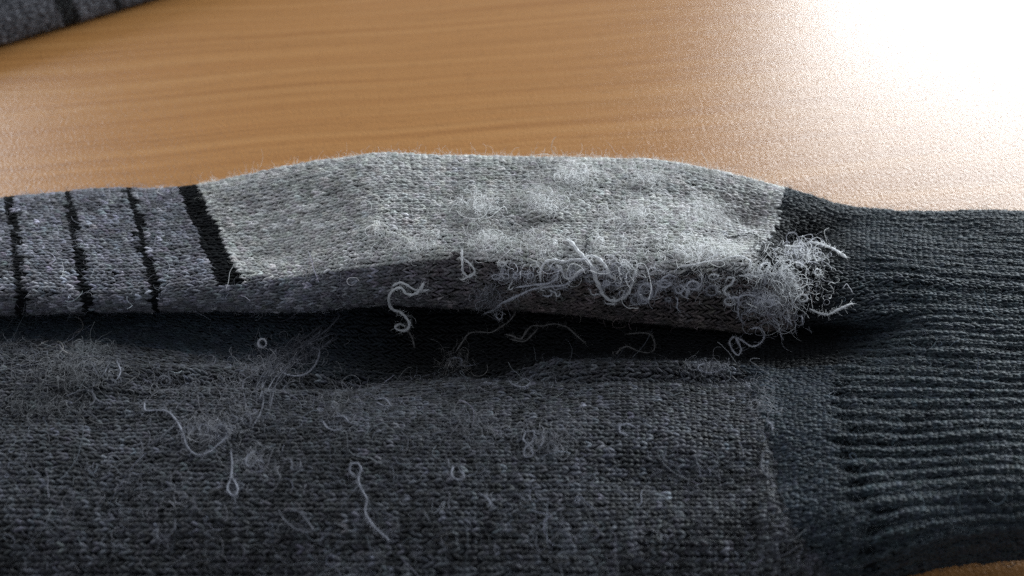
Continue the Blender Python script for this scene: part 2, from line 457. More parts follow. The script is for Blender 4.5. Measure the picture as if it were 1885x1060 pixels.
# ---- yarn colour in each place (albedo), shade mixed into some
C_HEEL = np.array([0.425, 0.42, 0.405])
C_FOOT = np.array([0.146, 0.147, 0.166])
C_WALL = np.array([0.088, 0.072, 0.068])  # same lavender yarn as the foot, with shade browned in
C_FRONT = np.array([0.038, 0.040, 0.047])
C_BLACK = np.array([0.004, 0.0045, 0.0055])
C_NAVY = np.array([0.022, 0.029, 0.037])
C_RIB = np.array([0.021, 0.028, 0.034])
U_ST = [S.u_of(i) for i in (2, 3, 4)]
U_BIG = S.u_of(5)
U_BAND = S.u_of(9.86); U_RIB = S.u_of(11.0)
V4, V5 = S.v_of(4), S.v_of(5)
PANELS = ['foot_panel', 'stripe', 'heel_panel', 'side_panel', 'gusset_panel', 'instep_panel', 'ankle_band', 'rib_cuff']
def heel_right(py):
    return np.interp(py, [300, 345, 400, 425, 450, 470, 500, 620], [1436, 1440, 1434, 1428, 1402, 1392, 1400, 1450])
def classify(U, V):
    """panel number and stripe number for surface points"""
    row = S.row_of(V); st = S.st_of(U)
    P = S.pos(U, V); px, py, _ = proj(P)
    pan = np.zeros(U.shape, int); stripe = np.full(U.shape, -1)
    upper = row < 5.55
    foot = upper & (U < U_BIG + 2.2)
    heel = (U >= U_BIG + 2.2) & (row < 4.0 + 0.10 * vnoise(U / 3, V * 0, 4)) & (px < heel_right(py))
    wall = upper & ~foot & ~heel & (px < np.interp(py, [300, 480, 520, 640], [1200, 1330, 1480, 1452]))
    pan[:] = 7
    pan[foot] = 0; pan[heel] = 2; pan[wall] = 3
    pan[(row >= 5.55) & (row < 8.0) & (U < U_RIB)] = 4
    pan[(row >= 8.0) & (U < U_RIB)] = 5
    pan[(row >= 8.0) & (px >= ANK(py)) & (U < U_RIB)] = 6
    for i, us in enumerate(U_ST):
        m = (np.abs(U - us - 0.5 * vnoise(V / 2.2, V * 0 + i, 8)) < 0.80) & (row < 5.55)
        stripe[m] = i
    m = (U > U_BIG - 2.1) & (U <= U_BIG + 2.2) & (row < 4.0)
    stripe[m] = 3
    pan[stripe >= 0] = 1
    return pan, stripe, row, px, py
def dye_and_shade(U, V, pan, row, px, py, heather=True):
    n = len(U)
    c = np.zeros((n, 3))
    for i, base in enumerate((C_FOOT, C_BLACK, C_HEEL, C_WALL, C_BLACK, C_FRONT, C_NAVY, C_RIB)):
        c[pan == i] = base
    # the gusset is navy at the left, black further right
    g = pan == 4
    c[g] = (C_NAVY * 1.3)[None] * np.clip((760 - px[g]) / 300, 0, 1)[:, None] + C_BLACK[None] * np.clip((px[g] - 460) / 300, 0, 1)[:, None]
    # shade in the hollow just behind the heel, painted black on the yarn
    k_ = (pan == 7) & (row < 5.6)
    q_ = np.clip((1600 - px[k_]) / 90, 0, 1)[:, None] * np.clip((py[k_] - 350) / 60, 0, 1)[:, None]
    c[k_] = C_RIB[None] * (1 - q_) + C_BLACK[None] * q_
    k_ = (pan == 7) & (row >= 5.2) & (row < 8.2)  # shade at the right end of the fold, also painted black
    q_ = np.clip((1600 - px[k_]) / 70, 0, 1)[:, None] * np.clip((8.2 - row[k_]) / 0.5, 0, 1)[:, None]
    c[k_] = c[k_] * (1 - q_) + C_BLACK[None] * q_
    # thin, browner patch worn at the end of the heel
    h_ = pan == 2
    q_ = (0.8 * np.exp(-((px[h_] - 1375) / 55) ** 2 - ((py[h_] - 393) / 34) ** 2))[:, None]
    c[h_] = c[h_] * (1 - q_) + np.array([0.13, 0.115, 0.115])[None] * q_
    # lavender side, its shade painted in as brown grey towards the worn end
    w = pan == 3
    f = np.clip((px[w] - 560) / 420, 0, 1)[:, None]
    c[w] = C_FOOT[None] * (1 - f) + C_WALL[None] * f
    if heather:
        h = rng.standard_normal((n, 1)); amp = np.where(np.isin(pan, (0, 3, 5)), 0.38, 0.17)[:, None]
        c = c * np.exp(amp * h)
        fr = pan == 5          # mixed charcoal: black strands among the grey ones, uneven wear
        c[fr] *= np.where(rng.uniform(0, 1, (int(fr.sum()), 1)) < 0.33, 0.35, 1.22) * np.exp(0.24 * vnoise(U[fr] / 11, V[fr] / 6, 71) + 0.20 * vnoise(U[fr] / 30, V[fr] / 14, 72))[:, None]
        tint = rng.standard_normal((n, 3)) * np.where(pan == 2, 0.02, 0.035)[:, None]
        c = c * (1 + tint)
        c = c * np.exp(0.16 * vnoise(U / 4, V / 1.4, 31) + 0.12 * vnoise(U / 14, V / 9, 32))[:, None]
    return np.clip(c, 0.003, 0.8)

def in_reach(U, V):
    P = S.pos(U, V); px, py, _ = proj(P)
    return (S.row_of(V) > 0.35) & (px > -330) & (px < 2140) & (py < 1195)
RIB_P = 3.2
def rib_prof(uu, vv):
    rw = S.row_of(vv)
    sh = np.interp(rw, [0, 5, 8, 10, 12, 14], [3, 3, 0, 1.5, 6, 9]) + 2.4 * vnoise(vv / 1.9, vv * 0, 57) - 1.0
    a = np.clip((uu - U_RIB - sh) / 4.5, 0, 1)
    ph = vv / RIB_P * 2 * math.pi + 0.7 * vnoise(uu / 9, vv / 6, 51)
    a = a * (0.72 + 0.40 * vnoise(uu / 11, vv / 5, 52)) * np.clip(0.45 + (S.row_of(vv) - 2) * 0.16, 0.4, 1)
    pit = np.exp(-((uu - U_RIB - sh - 1.5) / 1.8) ** 2) * np.clip((rw - 7.5) / 1.5, 0, 1)
    return a * 0.40 * (2 * np.sqrt(0.5 + 0.499 * np.cos(ph)) - 1.2) - pit * 0.65 * (1 - np.cos(ph))
KA = knit(S, 1.5, 1.06, 0, U_BAND, in_reach, None, jit=0.62)
KB = knit(S, RIB_P / 3, 0.88, U_BAND, 1e9, in_reach, rib_prof, jit=1.0, rfac=0.27)

sock = empty('sock', (0, 0.11, 0))
sock['label'] = 'worn grey sock with pale heel, dark ribbed cuff and loose threads in the foreground'
sock['category'] = 'sock'
sock['group'] = 'grey striped socks on the table'
def child(o):
    o.matrix_parent_inverse = o.parent.matrix_basis.inverted()
sock_inv = None

# backing sheets, then stitches
Uc, Vc = np.meshgrid((np.arange(S.Nu - 1) + .5) / (S.Nu - 1) * S.Lu, (np.arange(S.Nv - 1) + .5) / (S.Nv - 1) * S.Lv, indexing='ij')
fpan, fst, frow, fpx, fpy = classify(Uc, Vc)
panel_objs = {}
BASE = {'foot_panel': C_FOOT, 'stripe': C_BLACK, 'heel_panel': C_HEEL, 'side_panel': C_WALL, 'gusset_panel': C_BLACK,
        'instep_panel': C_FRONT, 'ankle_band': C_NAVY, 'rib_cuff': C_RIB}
LAB = {'foot_panel': 'lavender grey knit with black stripes', 'heel_panel': 'pale grey fuzzy heel knit', 'rib_cuff': 'dark teal black ribbed cuff',
       'gusset_panel': 'black knit sunk in the fold', 'instep_panel': 'charcoal knit covered in loose thread ends', 'ankle_band': 'plain navy band beside the ribbing',
       'side_panel': 'lavender grey chevron knit below the heel, its shade painted in brown grey'}
def place(o, parent):
    o.parent = parent
    w = Vector((0, 0, 0)); q = parent
    while q is not None: w += q.location; q = q.parent
    o.location = -w
for i, nm in enumerate(PANELS):
    if nm == 'stripe': continue
    o = sheet_obj(nm, S, fpan == i, BASE[nm] * 0.2, None)  # darker than its yarn, painting shade into the gaps between stitches
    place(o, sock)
    o['label'] = LAB[nm]
    panel_objs[i] = o
stripe_objs = {}
for s_ in range(4):
    o = sheet_obj('stripe', S, fst == s_, C_BLACK, None)
    o.parent = panel_objs[0]
    if s_ == 3: o['label'] = 'wide black stripe beside the pale heel'
    stripe_objs[s_] = o
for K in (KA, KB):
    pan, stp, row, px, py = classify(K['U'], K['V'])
    col = dye_and_shade(K['U'], K['V'], pan, row, px, py)
    for i, nm in enumerate(PANELS):
        if nm == 'stripe':
            m = stp >= 0
            if m.any():
                o = knit_obj('knit_loops', K, m, col, panel_objs[0], mat=M_BLACK)
            continue
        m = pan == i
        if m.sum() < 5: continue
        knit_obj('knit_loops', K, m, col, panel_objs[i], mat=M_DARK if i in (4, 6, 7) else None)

# ------------------------------------------------------------------ fuzz on the sock
def scatter(n, keep):
    U = rng.uniform(0, S.Lu, n * 3); V = rng.uniform(0, S.Lv, n * 3)
    m = in_reach(U, V); U, V = U[m], V[m]
    p = keep(U, V); m = rng.uniform(0, 1, len(U)) < p
    return U[m][:n], V[m][:n]
PILLS = [(880, 380, 42, 30, 1), (1000, 372, 42, 26, 1.3), (1055, 330, 55, 26, 1.1), (1190, 330, 60, 26, 0.7), (905, 445, 60, 30, 0.8),
         (1160, 400, 60, 26, 0.8), (1300, 395, 60, 26, 0.9), (1290, 465, 130, 26, 0.9), (700, 428, 22, 14, 0.7), (760, 455, 60, 26, 0.6), (1120, 450, 60, 24, 0.4), (1000, 450, 60, 26, 0.6)]
def fuzz_density(U, V):
    pan, stp, row, px, py = classify(U, V)
    d = np.array([0.32, 0.08, 0.42, 0.24, 0.25, 0.34, 0.28, 0.40])[pan]
    for x, y, rx, ry, a in PILLS:
        d = d + 1.6 * a * np.exp(-((px - x) / rx) ** 2 - ((py - y) / ry) ** 2) * (row < 4.1)
    return np.clip(d / 2.2, 0, 1)
def pill_amount(px, py, row):
    a = np.zeros(len(px))
    for x, y, rx, ry, q in PILLS: a += q * np.exp(-((px - x) / rx) ** 2 - ((py - y) / ry) ** 2)
    return a * (row < 4.1)
U, V = scatter(115000, fuzz_density)
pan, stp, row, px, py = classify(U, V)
col = dye_and_shade(U, V, pan, row, px, py)
col = col * np.where(pan == 2, 1.3, 1.7)[:, None]
pa = pill_amount(px, py, row)
L = rng.gamma(2.6, 0.40, len(U)) * (1 + 0.35 * np.clip(pa, 0, 1.2)) * np.where(pan == 5, 1.3, 1)
C_, R_ = fibres(S, U, V, L, np.where(pan == 2, 0.020, 0.021) * rng.uniform(0.6, 1.4, len(U)), 0.30 + 0.5 * np.clip(pa, 0, 1) * rng.uniform(0, 1, len(U)), 0.5, k=5, curl=0.5)
for i, nm in enumerate(PANELS):
    if nm == 'stripe': continue
    m = (pan == i) | ((pan == 1) if i == 0 else False)
    curves_obj('fuzz', C_[m], R_[m], col[m], M_FUZZ, panel_objs[i])
# hairs standing up along the far edge, seen against the table
m = 2600
U = rng.uniform(0, S.Lu, m); V = rng.uniform(S.v_of(0.75), S.v_of(1.5), m)
pan, stp, row, px, py = classify(U, V)
ok = (px > -300) & (px < 2100) & (rng.uniform(0, 1, m) < np.where(pan == 2, 1.0, 0.45))
U, V = U[ok], V[ok]; pan, stp, row, px, py = [q[ok] for q in (pan, stp, row, px, py)]
C_, R_ = fibres(S, U, V, rng.gamma(3.0, 0.55, len(U)), np.full(len(U), 0.020), 0.3, 1.3, k=6, curl=0.55)
col = dye_and_shade(U, V, pan, row, px, py) * np.where(pan == 2, 1.5, 1.8)[:, None]
for i, nm in enumerate(PANELS):
    if nm == 'stripe': continue
    m = (pan == i) | ((pan == 1) if i == 0 else False)
    if m.any(): curves_obj('stray_fibre', C_[m], R_[m], col[m], M_FUZZ, panel_objs[i])
# coarser curled ends standing out of the knit
U, V = scatter(6500, lambda U, V: np.array([0.12, 0.02, 0.10, 0.30, 0.05, 0.85, 0.16, 0.14])[classify(U, V)[0]] * np.clip(0.45 + 0.9 * vnoise(U / 9, V / 7, 91), 0.05, 1))
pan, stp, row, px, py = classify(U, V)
col = dye_and_shade(U, V, pan, row, px, py) * np.where(pan == 2, 1.2, 2.5)[:, None] * rng.uniform(0.6, 1.6, (len(U), 1))
C_, R_ = fibres(S, U, V, rng.gamma(3.0, 1.1, len(U)), rng.uniform(0.022, 0.062, len(U)), 0.45, 0.35, k=9, curl=0.8)
for i, nm in enumerate(PANELS):
    if nm == 'stripe': continue
    m = (pan == i) | ((pan == 1) if i == 0 else False)
    if m.any(): curves_obj('stray_fibre', C_[m], R_[m], col[m], M_FUZZ, panel_objs[i])

# ------------------------------------------------------------------ depth of the surface as seen, to lay threads on it
RES = 3
DW, DH = int(PW // RES) + 1, int(PH // RES) + 1
dmap = np.full((DH, DW), 1e9)
for du in (0, 0.25):
    for dv in (0, 0.25):
        a, b = np.meshgrid(np.arange(0, S.Lu, 0.5) + du, np.arange(0, S.Lv, 0.5) + dv, indexing='ij')
        x, y, d = proj(S.pos(a, b))
        xi = (x / RES).astype(int); yi = (y / RES).astype(int)
        ok = (xi >= 0) & (xi < DW) & (yi >= 0) & (yi < DH)
        np.minimum.at(dmap, (yi[ok], xi[ok]), d[ok])
for _ in range(4):
    q = dmap.copy()
    for dy, dx in ((0, 1), (0, -1), (1, 0), (-1, 0)):
        q = np.minimum(q, np.roll(np.roll(dmap, dy, 0), dx, 1) + 0.02)
    dmap = np.where(dmap > 1e8, q, dmap)
def depth_at(px, py):
    xi = np.clip((np.asarray(px) / RES).astype(int), 0, DW - 1); yi = np.clip((np.asarray(py) / RES).astype(int), 0, DH - 1)
    return dmap[yi, xi]

LIGHT = np.array([0.82, 0.82, 0.84]); LAV = np.array([0.66, 0.66, 0.71]); MID = np.array([0.34, 0.34, 0.37]); DIM = np.array([0.21, 0.20, 0.195]); BLK = np.array([0.012, 0.013, 0.018])
def dense(pts, step=4.0):
    p = np.array(pts, float)
    k = np.concatenate([[0], np.cumsum(np.linalg.norm(np.diff(p, axis=0), axis=1) + 1e-3)])
    n = max(8, int(k[-1] / step) + 1)
    return hermite(k, p, np.linspace(0, k[-1], n))
def smooth1(a, n):
    for _ in range(n):
        b = a.copy(); b[1:-1] = (a[:-2] + 2 * a[1:-1] + a[2:]) / 4; a = b
    return a
def thread(pts, width, col, air=False, lift=0.5, fuzz=True, label=None, parent=None):
    p = dense(pts)
    if p[:, 1].mean() > 650: col = col * np.array([0.37, 0.38, 0.41]); lift *= 0.6; width *= 0.85
    d = depth_at(p[:, 0], p[:, 1])
    n = len(p)
    if air:
        t = np.linspace(0, 1, n)
        line = d[0] * (1 - t) + d[-1] * t
        d = np.minimum(d - 0.4, line)
    d = np.minimum(smooth1(d, 8), d)
    d = smooth1(d, 3)
    seed = abs(hash((round(pts[0][0]), round(pts[0][1])))) % 1000
    t = np.arange(n) * 4.0
    wv = 0.5 + 0.5 * vnoise(t / 26.0, t * 0 + 0.5, seed)
    r = width / 2 / FPX * d.mean() * 0.85
    d = d - r - 0.35 - lift * (0.25 + 1.1 * wv) * np.minimum(1, 4 * np.sin(np.linspace(0.06, math.pi - 0.06, n)))
    C = ray_point(p[:, 0], p[:, 1], d)
    R = r * (1 + 0.30 * vnoise(t / 13.0, t * 0, seed + 1)); R[0] *= 0.5; R[-1] *= 0.35; R[-2] *= 0.75
    seg = np.concatenate([[0], np.cumsum(np.linalg.norm(np.diff(C, axis=0), axis=1))])
    ref = np.tile(np.array([0.05, -SP, CP]), (n, 1))
    V, F = tubes(C[None], R[None], ref[None], 8, 0.30, (seg / (r * 3.4) * 2.0)[None])
    c = np.repeat(col[None] * np.exp(0.10 * rng.standard_normal((n, 1))), 8, 0)
    o = mesh_obj('loose_thread', V, F, M_THREAD, None, np.clip(c, 0.003, 0.8))
    place(o, parent or sock)
    if label: o['label'] = label
    if fuzz:   # stray fibres standing off the thread
        m = int(n * 6)
        i = rng.integers(0, n, m); k = 5
        D = rng.standard_normal((m, 3)) * 0.7 + (np.gradient(C, axis=0)[i] / (np.linalg.norm(np.gradient(C, axis=0)[i], axis=1, keepdims=True) + 1e-9)) * rng.choice((-1, 1), (m, 1))
        D /= np.linalg.norm(D, axis=1, keepdims=True)
        Cc = np.empty((m, k, 3)); Cc[:, 0] = C[i]
        st = rng.gamma(2.5, 0.10, m)[:, None] * (0.6 + r)
        for q in range(1, k):
            Cc[:, q] = Cc[:, q - 1] + D * st
            D = D + rng.standard_normal((m, 3)) * 0.4; D /= np.linalg.norm(D, axis=1, keepdims=True)
        curves_obj('stray_fibre', Cc, np.full((m, k), 0.018), np.tile(col * 1.1, (m, 1)), M_FUZZ, o)
    return o
def ring(cx, cy, rx, ry, turns=1.2, ph=0.0, drift=(0, 0)):
    n = int(14 * turns)
    a = ph + np.linspace(0, 2 * math.pi * turns, n)
    t = np.linspace(0, 1, n)
    return [(cx + rx * math.cos(q) * (1 - .15 * w) + drift[0] * w, cy + ry * math.sin(q) * (1 - .15 * w) + drift[1] * w) for q, w in zip(a, t)]

TH = [
 # --- on the pale heel and its lower side
 ([(850, 458), (851, 481), (854, 503), (864, 510), (874, 500), (865, 486), (854, 476)], 4.5, LIGHT),
 ([(1043, 441), (1055, 450), (1063, 461), (1076, 475), (1091, 495), (1096, 512), (1104, 529), (1111, 543), (1125, 553), (1140, 551), (1154, 543), (1162, 526), (1168, 506), (1171, 495)], 7.5, LIGHT),
 ([(995, 517), (995, 500), (1004, 483), (1021, 478), (1035, 482), (1055, 478), (1072, 478), (1086, 471), (1100, 475), (1114, 489), (1125, 509), (1134, 513)], 6.5, LIGHT),
 ([(1024, 486), (1035, 500), (1041, 512), (1052, 512), (1066, 500), (1080, 495)], 6, LIGHT),
 ([(925, 558), (947, 548), (975, 534), (1012, 527), (1043, 523), (1060, 509), (1077, 498)], 4.5, LAV),
 ([(950, 529), (984, 524), (1015, 519), (1026, 509), (1026, 497)], 4.5, LAV),
 ([(1079, 428), (1081, 441), (1077, 464), (1078, 478)], 3.5, BLK),
 (ring(1190, 535, 13, 16, 2.6, 0.5, (-3, 3)), 4.5, LAV),
 (ring(1172, 552, 11, 9, 1.5, 1.5), 4, MID),
 (ring(1135, 492, 9, 8, 1.8, 0.0), 5, MID),
 (ring(1222, 522, 13, 7, 1.3, 2.6), 4.5, LAV),
 ([(1203, 548), (1212, 530), (1220, 512), (1232, 506), (1246, 510)], 4.5, LAV),
 ([(780, 521), (773, 535), (761, 542), (747, 540), (739, 530), (727, 532), (717, 543), (716, 557), (722, 569), (736, 574), (747, 584), (754, 597), (749, 607), (736, 608), (727, 603), (733, 597), (747, 600)], 5.5, LIGHT, True),
 ([(722, 527), (736, 520), (750, 525), (761, 532), (775, 535), (790, 533)], 5, LIGHT),
 ([(750, 608), (758, 620), (763, 639)], 3, DIM, True),
 ([(931, 615), (942, 618), (959, 624), (968, 611), (979, 600), (996, 600), (1019, 596), (1041, 601), (1064, 620), (1078, 632)], 3, DIM),
 ([(942, 625), (965, 628), (979, 617), (990, 605)], 3, DIM),
 ([(840, 646), (852, 628), (863, 614), (883, 611), (903, 612), (923, 601), (940, 588), (951, 569), (955, 554), (952, 549)], 2.6, DIM),
 ([(914, 573), (914, 584), (920, 588), (925, 580), (924, 570)], 3.5, LAV),
 ([(891, 577), (911, 569), (920, 560), (940, 550), (971, 537)], 4, LAV),
 (ring(875, 562, 13, 7, 1.4, 0.4), 3, DIM),
 ([(828, 661), (829, 671), (841, 675), (850, 672), (849, 661), (835, 659), (828, 661)], 4.5, LAV),
 ([(849, 666), (850, 672), (872, 672)], 4.0, LAV),
 ([(938, 702), (945, 709), (957, 703), (968, 697), (976, 703), (971, 710), (954, 712), (942, 706)], 4, LAV),
 ([(1250, 491), (1278, 487), (1304, 481), (1326, 480), (1343, 474), (1363, 472), (1380, 481), (1381, 489), (1369, 501)], 4, LIGHT),
 ([(1255, 508), (1272, 499), (1298, 499)], 3, BLK),
 ([(1288, 511), (1295, 506), (1304, 512), (1298, 517), (1310, 514), (1321, 510), (1325, 491), (1335, 497), (1349, 502), (1377, 505)], 3, BLK),
 (ring(1396, 455, 8, 8, 1.5, 0.3), 3, BLK),
 ([(1336, 437), (1360, 433), (1384, 430), (1400, 438)], 2.6, BLK),
 ([(1336, 518), (1340, 511), (1350, 512), (1347, 522), (1336, 530), (1333, 537), (1340, 546)], 5, LIGHT),
 ([(1359, 563), (1359, 549), (1372, 543), (1391, 545), (1408, 552), (1420, 560), (1431, 562)], 4.5, LAV),
 (ring(1425, 552, 10, 9, 1.2, 3), 4, LIGHT),
 ([(1357, 563), (1360, 583), (1372, 600)], 3.2, MID),
 ([(1365, 590), (1366, 577), (1378, 573), (1395, 575)], 3, MID),
 ([(1359, 622), (1352, 620), (1343, 628), (1347, 642), (1359, 654), (1364, 645), (1359, 631), (1355, 622), (1363, 625), (1386, 638), (1403, 628), (1407, 614), (1397, 604), (1380, 605)], 3.6, LAV),
 ([(1128, 648), (1131, 655), (1142, 642), (1154, 638), (1171, 645), (1185, 649), (1202, 647), (1205, 631), (1199, 617), (1173, 613), (1154, 615)], 2.8, DIM),
 (ring(1305, 677, 24, 10, 1.15, 3.4), 3.0, LAV),
 (ring(1290, 674, 9, 8, 1.2, 1), 2.6, MID),
 # --- the torn white patch at the end of the heel
 ([(1440, 452), (1459, 454), (1476, 453), (1488, 447), (1510, 450), (1533, 458), (1558, 474)], 5.5, LIGHT),
 ([(1490, 568), (1510, 577), (1524, 579), (1539, 572), (1558, 563), (1570, 558)], 4.5, LIGHT),
 (ring(1505, 501, 6, 6, 1.3, 2), 3.6, LIGHT),
 (ring(1478, 549, 9, 7, 1.2, 3), 3.6, LIGHT),
 ([(1476, 583), (1479, 600), (1493, 610)], 3, LAV),
 ([(1445, 584), (1459, 600), (1467, 617)], 2.6, LAV),
 ([(1422, 586), (1434, 601), (1438, 622)], 2.6, LAV),
 ([(1448, 454), (1450, 430), (1460, 428), (1475, 448)], 2.6, MID),
 ([(1395, 505), (1402, 487), (1416, 485), (1412, 498), (1440, 505)], 4.5, LIGHT),
 ([(1360, 507), (1400, 507), (1430, 502), (1450, 490)], 4.5, LIGHT),
 (ring(1452, 512, 8, 10, 1.5, 1), 4, LIGHT),
 (ring(1275, 525, 12, 8, 1.4, 2), 3.8, LAV),
 (ring(1310, 535, 11, 10, 1.6, 2), 3.5, MID),
 (ring(1250, 533, 8, 7, 1.4, 1), 3.5, LAV),
 # --- on the charcoal instep
 ([(266, 741), (267, 755), (286, 755), (309, 758), (323, 772), (337, 798), (345, 823), (362, 837), (379, 835), (402, 818), (422, 801)], 4.2, LAV),
 (ring(407, 795, 12, 14, 2.1, 0.2), 3.2, LAV),
 (ring(378, 794, 11, 14, 1.4, 1.2), 3.2, MID),
 ([(286, 815), (305, 797), (322, 783)], 3.6, MID),
 ([(425, 831), (427, 851), (425, 879), (419, 902), (430, 913), (437, 904), (429, 879)], 4.5, LAV),
 ([(470, 831), (456, 839), (454, 856), (461, 860), (475, 848), (486, 852)], 4.5, LAV),
 ([(292, 969), (289, 986), (297, 996), (311, 986), (320, 975), (323, 955)], 3.6, MID),
 ([(626, 580), (604, 605), (584, 620), (558, 637), (536, 651), (519, 668), (499, 679), (485, 699), (482, 716), (485, 733), (479, 761), (465, 784)], 4.2, MID),
 ([(573, 640), (588, 645), (587, 656), (581, 671), (564, 688), (539, 692), (519, 685), (513, 671)], 4.6, LAV),
 (ring(483, 632, 8, 9, 1.3, 1.5), 4.2, LAV),
 ([(508, 641), (508, 660), (496, 676), (505, 690)], 4, LAV),
 ([(540, 670), (555, 655), (575, 648)], 3, MID),
 ([(452, 742), (450, 700), (470, 690)], 2.6, MID),
 ([(615, 767), (635, 768), (643, 778), (655, 781)], 4, LAV),
 ([(595, 775), (600, 785), (612, 792), (630, 790)], 3.4, LAV),
 ([(692, 736), (709, 734), (718, 747), (706, 747), (694, 741)], 3.8, LAV),
 ([(641, 724), (641, 739), (624, 753), (609, 764)], 2.8, DIM),
 ([(657, 879), (644, 865), (647, 855), (658, 853), (665, 865), (660, 876), (663, 896), (675, 919), (672, 941), (684, 964), (701, 981), (718, 995)], 4.6, LAV),
 ([(511, 935), (522, 955), (537, 969), (556, 978), (576, 978), (562, 955), (548, 941), (534, 940)], 3, MID),
 ([(834, 859), (831, 873), (839, 882), (851, 882), (854, 873), (845, 868)], 4.2, LAV),
 ([(888, 910), (899, 919), (905, 933)], 3.8, LAV),
 ([(825, 845), (826, 860)], 4, MID),
 ([(968, 795), (983, 795), (980, 812), (966, 826), (966, 841), (980, 838), (977, 824), (963, 807), (968, 795)], 3.6, LAV),
 ([(997, 798), (1000, 812), (991, 826)], 3.4, LAV),
 (ring(1015, 826, 8, 10, 1.0, 4), 3.2, MID),
 ([(1155, 801), (1141, 795), (1141, 784), (1155, 781), (1172, 788)], 4.4, LAV),
 ([(1404, 832), (1402, 860), (1410, 875), (1424, 880)], 2.8, MID),
 ([(520, 848), (534, 845), (540, 865), (552, 860), (553, 848)], 4, MID),
 ([(170, 673), (184, 693), (204, 662)], 3.6, MID),
 ([(173, 702), (170, 724), (181, 738), (198, 744)], 3.6, MID),
 ([(140, 672), (160, 665), (175, 672), (165, 680)], 3.6, MID),
 ([(215, 665), (222, 684), (214, 700)], 4.2, LAV),
 ([(60, 700), (90, 690), (125, 680)], 3.2, DIM),
 ([(66, 762), (100, 752), (140, 732)], 3.0, DIM),
 ([(1372, 700), (1380, 716), (1395, 722)], 2.8, MID),
 ([(1412, 775), (1420, 782), (1422, 795)], 3.8, LAV),
 ([(1000, 702), (1003, 712)], 3.2, MID),
 ([(1022, 690), (1024, 704), (1032, 709)], 3.0, MID),
]
for rec in TH:
    thread(rec[0], rec[1], rec[2], len(rec) > 3 and rec[3])
# small curls crowded along the worn fold
for _ in range(60):
    x = 840 + 600 * random.random() ** 0.8; y = np.interp(x, [840, 1000, 1200, 1430], [505, 515, 525, 545]) + random.gauss(0, 16)
    c_ = random.choice((LIGHT, LAV, LAV, MID))
    if random.random() < 0.5:
        pts = ring(x, y, random.uniform(4, 10), random.uniform(3, 8), random.uniform(0.6, 1.7), random.uniform(0, 6.28), (random.uniform(-6, 6), random.uniform(-4, 4)))
    else:
        a = random.uniform(0, 6.28); pts = [(x, y)]
        for q in range(6):
            x += 6 * math.cos(a); y += 5 * math.sin(a); a += random.gauss(0.2, 0.8); pts.append((x, y))
    thread(pts, random.uniform(2.2, 4.2), c_ * random.uniform(0.8, 1.1))
# a scatter of shorter thread ends over the instep, as on any inside of a heel
# matted strands of the rubbed patch at the far left, and the knot of strands left of centre
for _ in range(42):
    x = random.gauss(115, 62); y = random.gauss(690, 34); a = random.choice((0.3, -0.4, 2.7, 3.5)) + random.gauss(0, 0.5); b_ = random.gauss(0, 0.28)
    pts = [(x, y)]
    for q in range(random.choice((4, 5, 7))):
        x += 9 * math.cos(a); y += 6 * math.sin(a); a += b_ + random.gauss(0, 0.15); pts.append((x, y))
    thread(pts, random.uniform(1.8, 3.2), random.choice((MID, DIM, DIM)) * random.uniform(0.7, 1.35), fuzz=False, lift=1.4)
for _ in range(9):
    o_ = random.gauss(0, 7)
    pts = [(x + o_ + random.gauss(0, 4), y + o_ * 0.6 + random.gauss(0, 4)) for x, y in [(600, 610), (560, 638), (520, 668), (497, 690), (485, 715), (480, 745)][random.choice((0, 0, 1)):random.choice((5, 6))]]
    thread(pts, random.uniform(1.6, 3.0), MID * random.uniform(0.8, 1.5), lift=1.2)
for cx, cy in ((395, 800), (375, 790), (415, 790), (350, 790), (300, 700), (500, 650), (540, 665), (425, 770), (455, 770)):
    thread(ring(cx, cy, random.uniform(6, 12), random.uniform(6, 12), random.uniform(0.8, 1.6), random.uniform(0, 6), (random.uniform(-8, 8), 3)), random.uniform(2, 3), LAV * random.uniform(0.6, 1.0), lift=1.0)
for _ in range(80):
    x = random.uniform(20, 1400); y = random.uniform(640, 1030)
    if 520 < x < 1350 and y < 700: y = random.uniform(700, 960)
    if random.random() < 0.35: x = random.uniform(20, 480); y = random.uniform(640, 800)
    a = random.uniform(0, 6.28); L_ = random.uniform(3, 9); bend = random.uniform(-0.9, 0.9)
    pts = [(x, y)]
    for q in range(random.choice((3, 4, 6))):
        x += L_ * math.cos(a) * 1.2; y += L_ * math.sin(a) * 0.75; a += bend + random.uniform(-0.4, 0.4)
        pts.append((x, y))
    thread(pts, random.uniform(1.5, 2.8), random.choice((MID, MID, DIM)) * random.uniform(0.6, 1.2), lift=0.3)

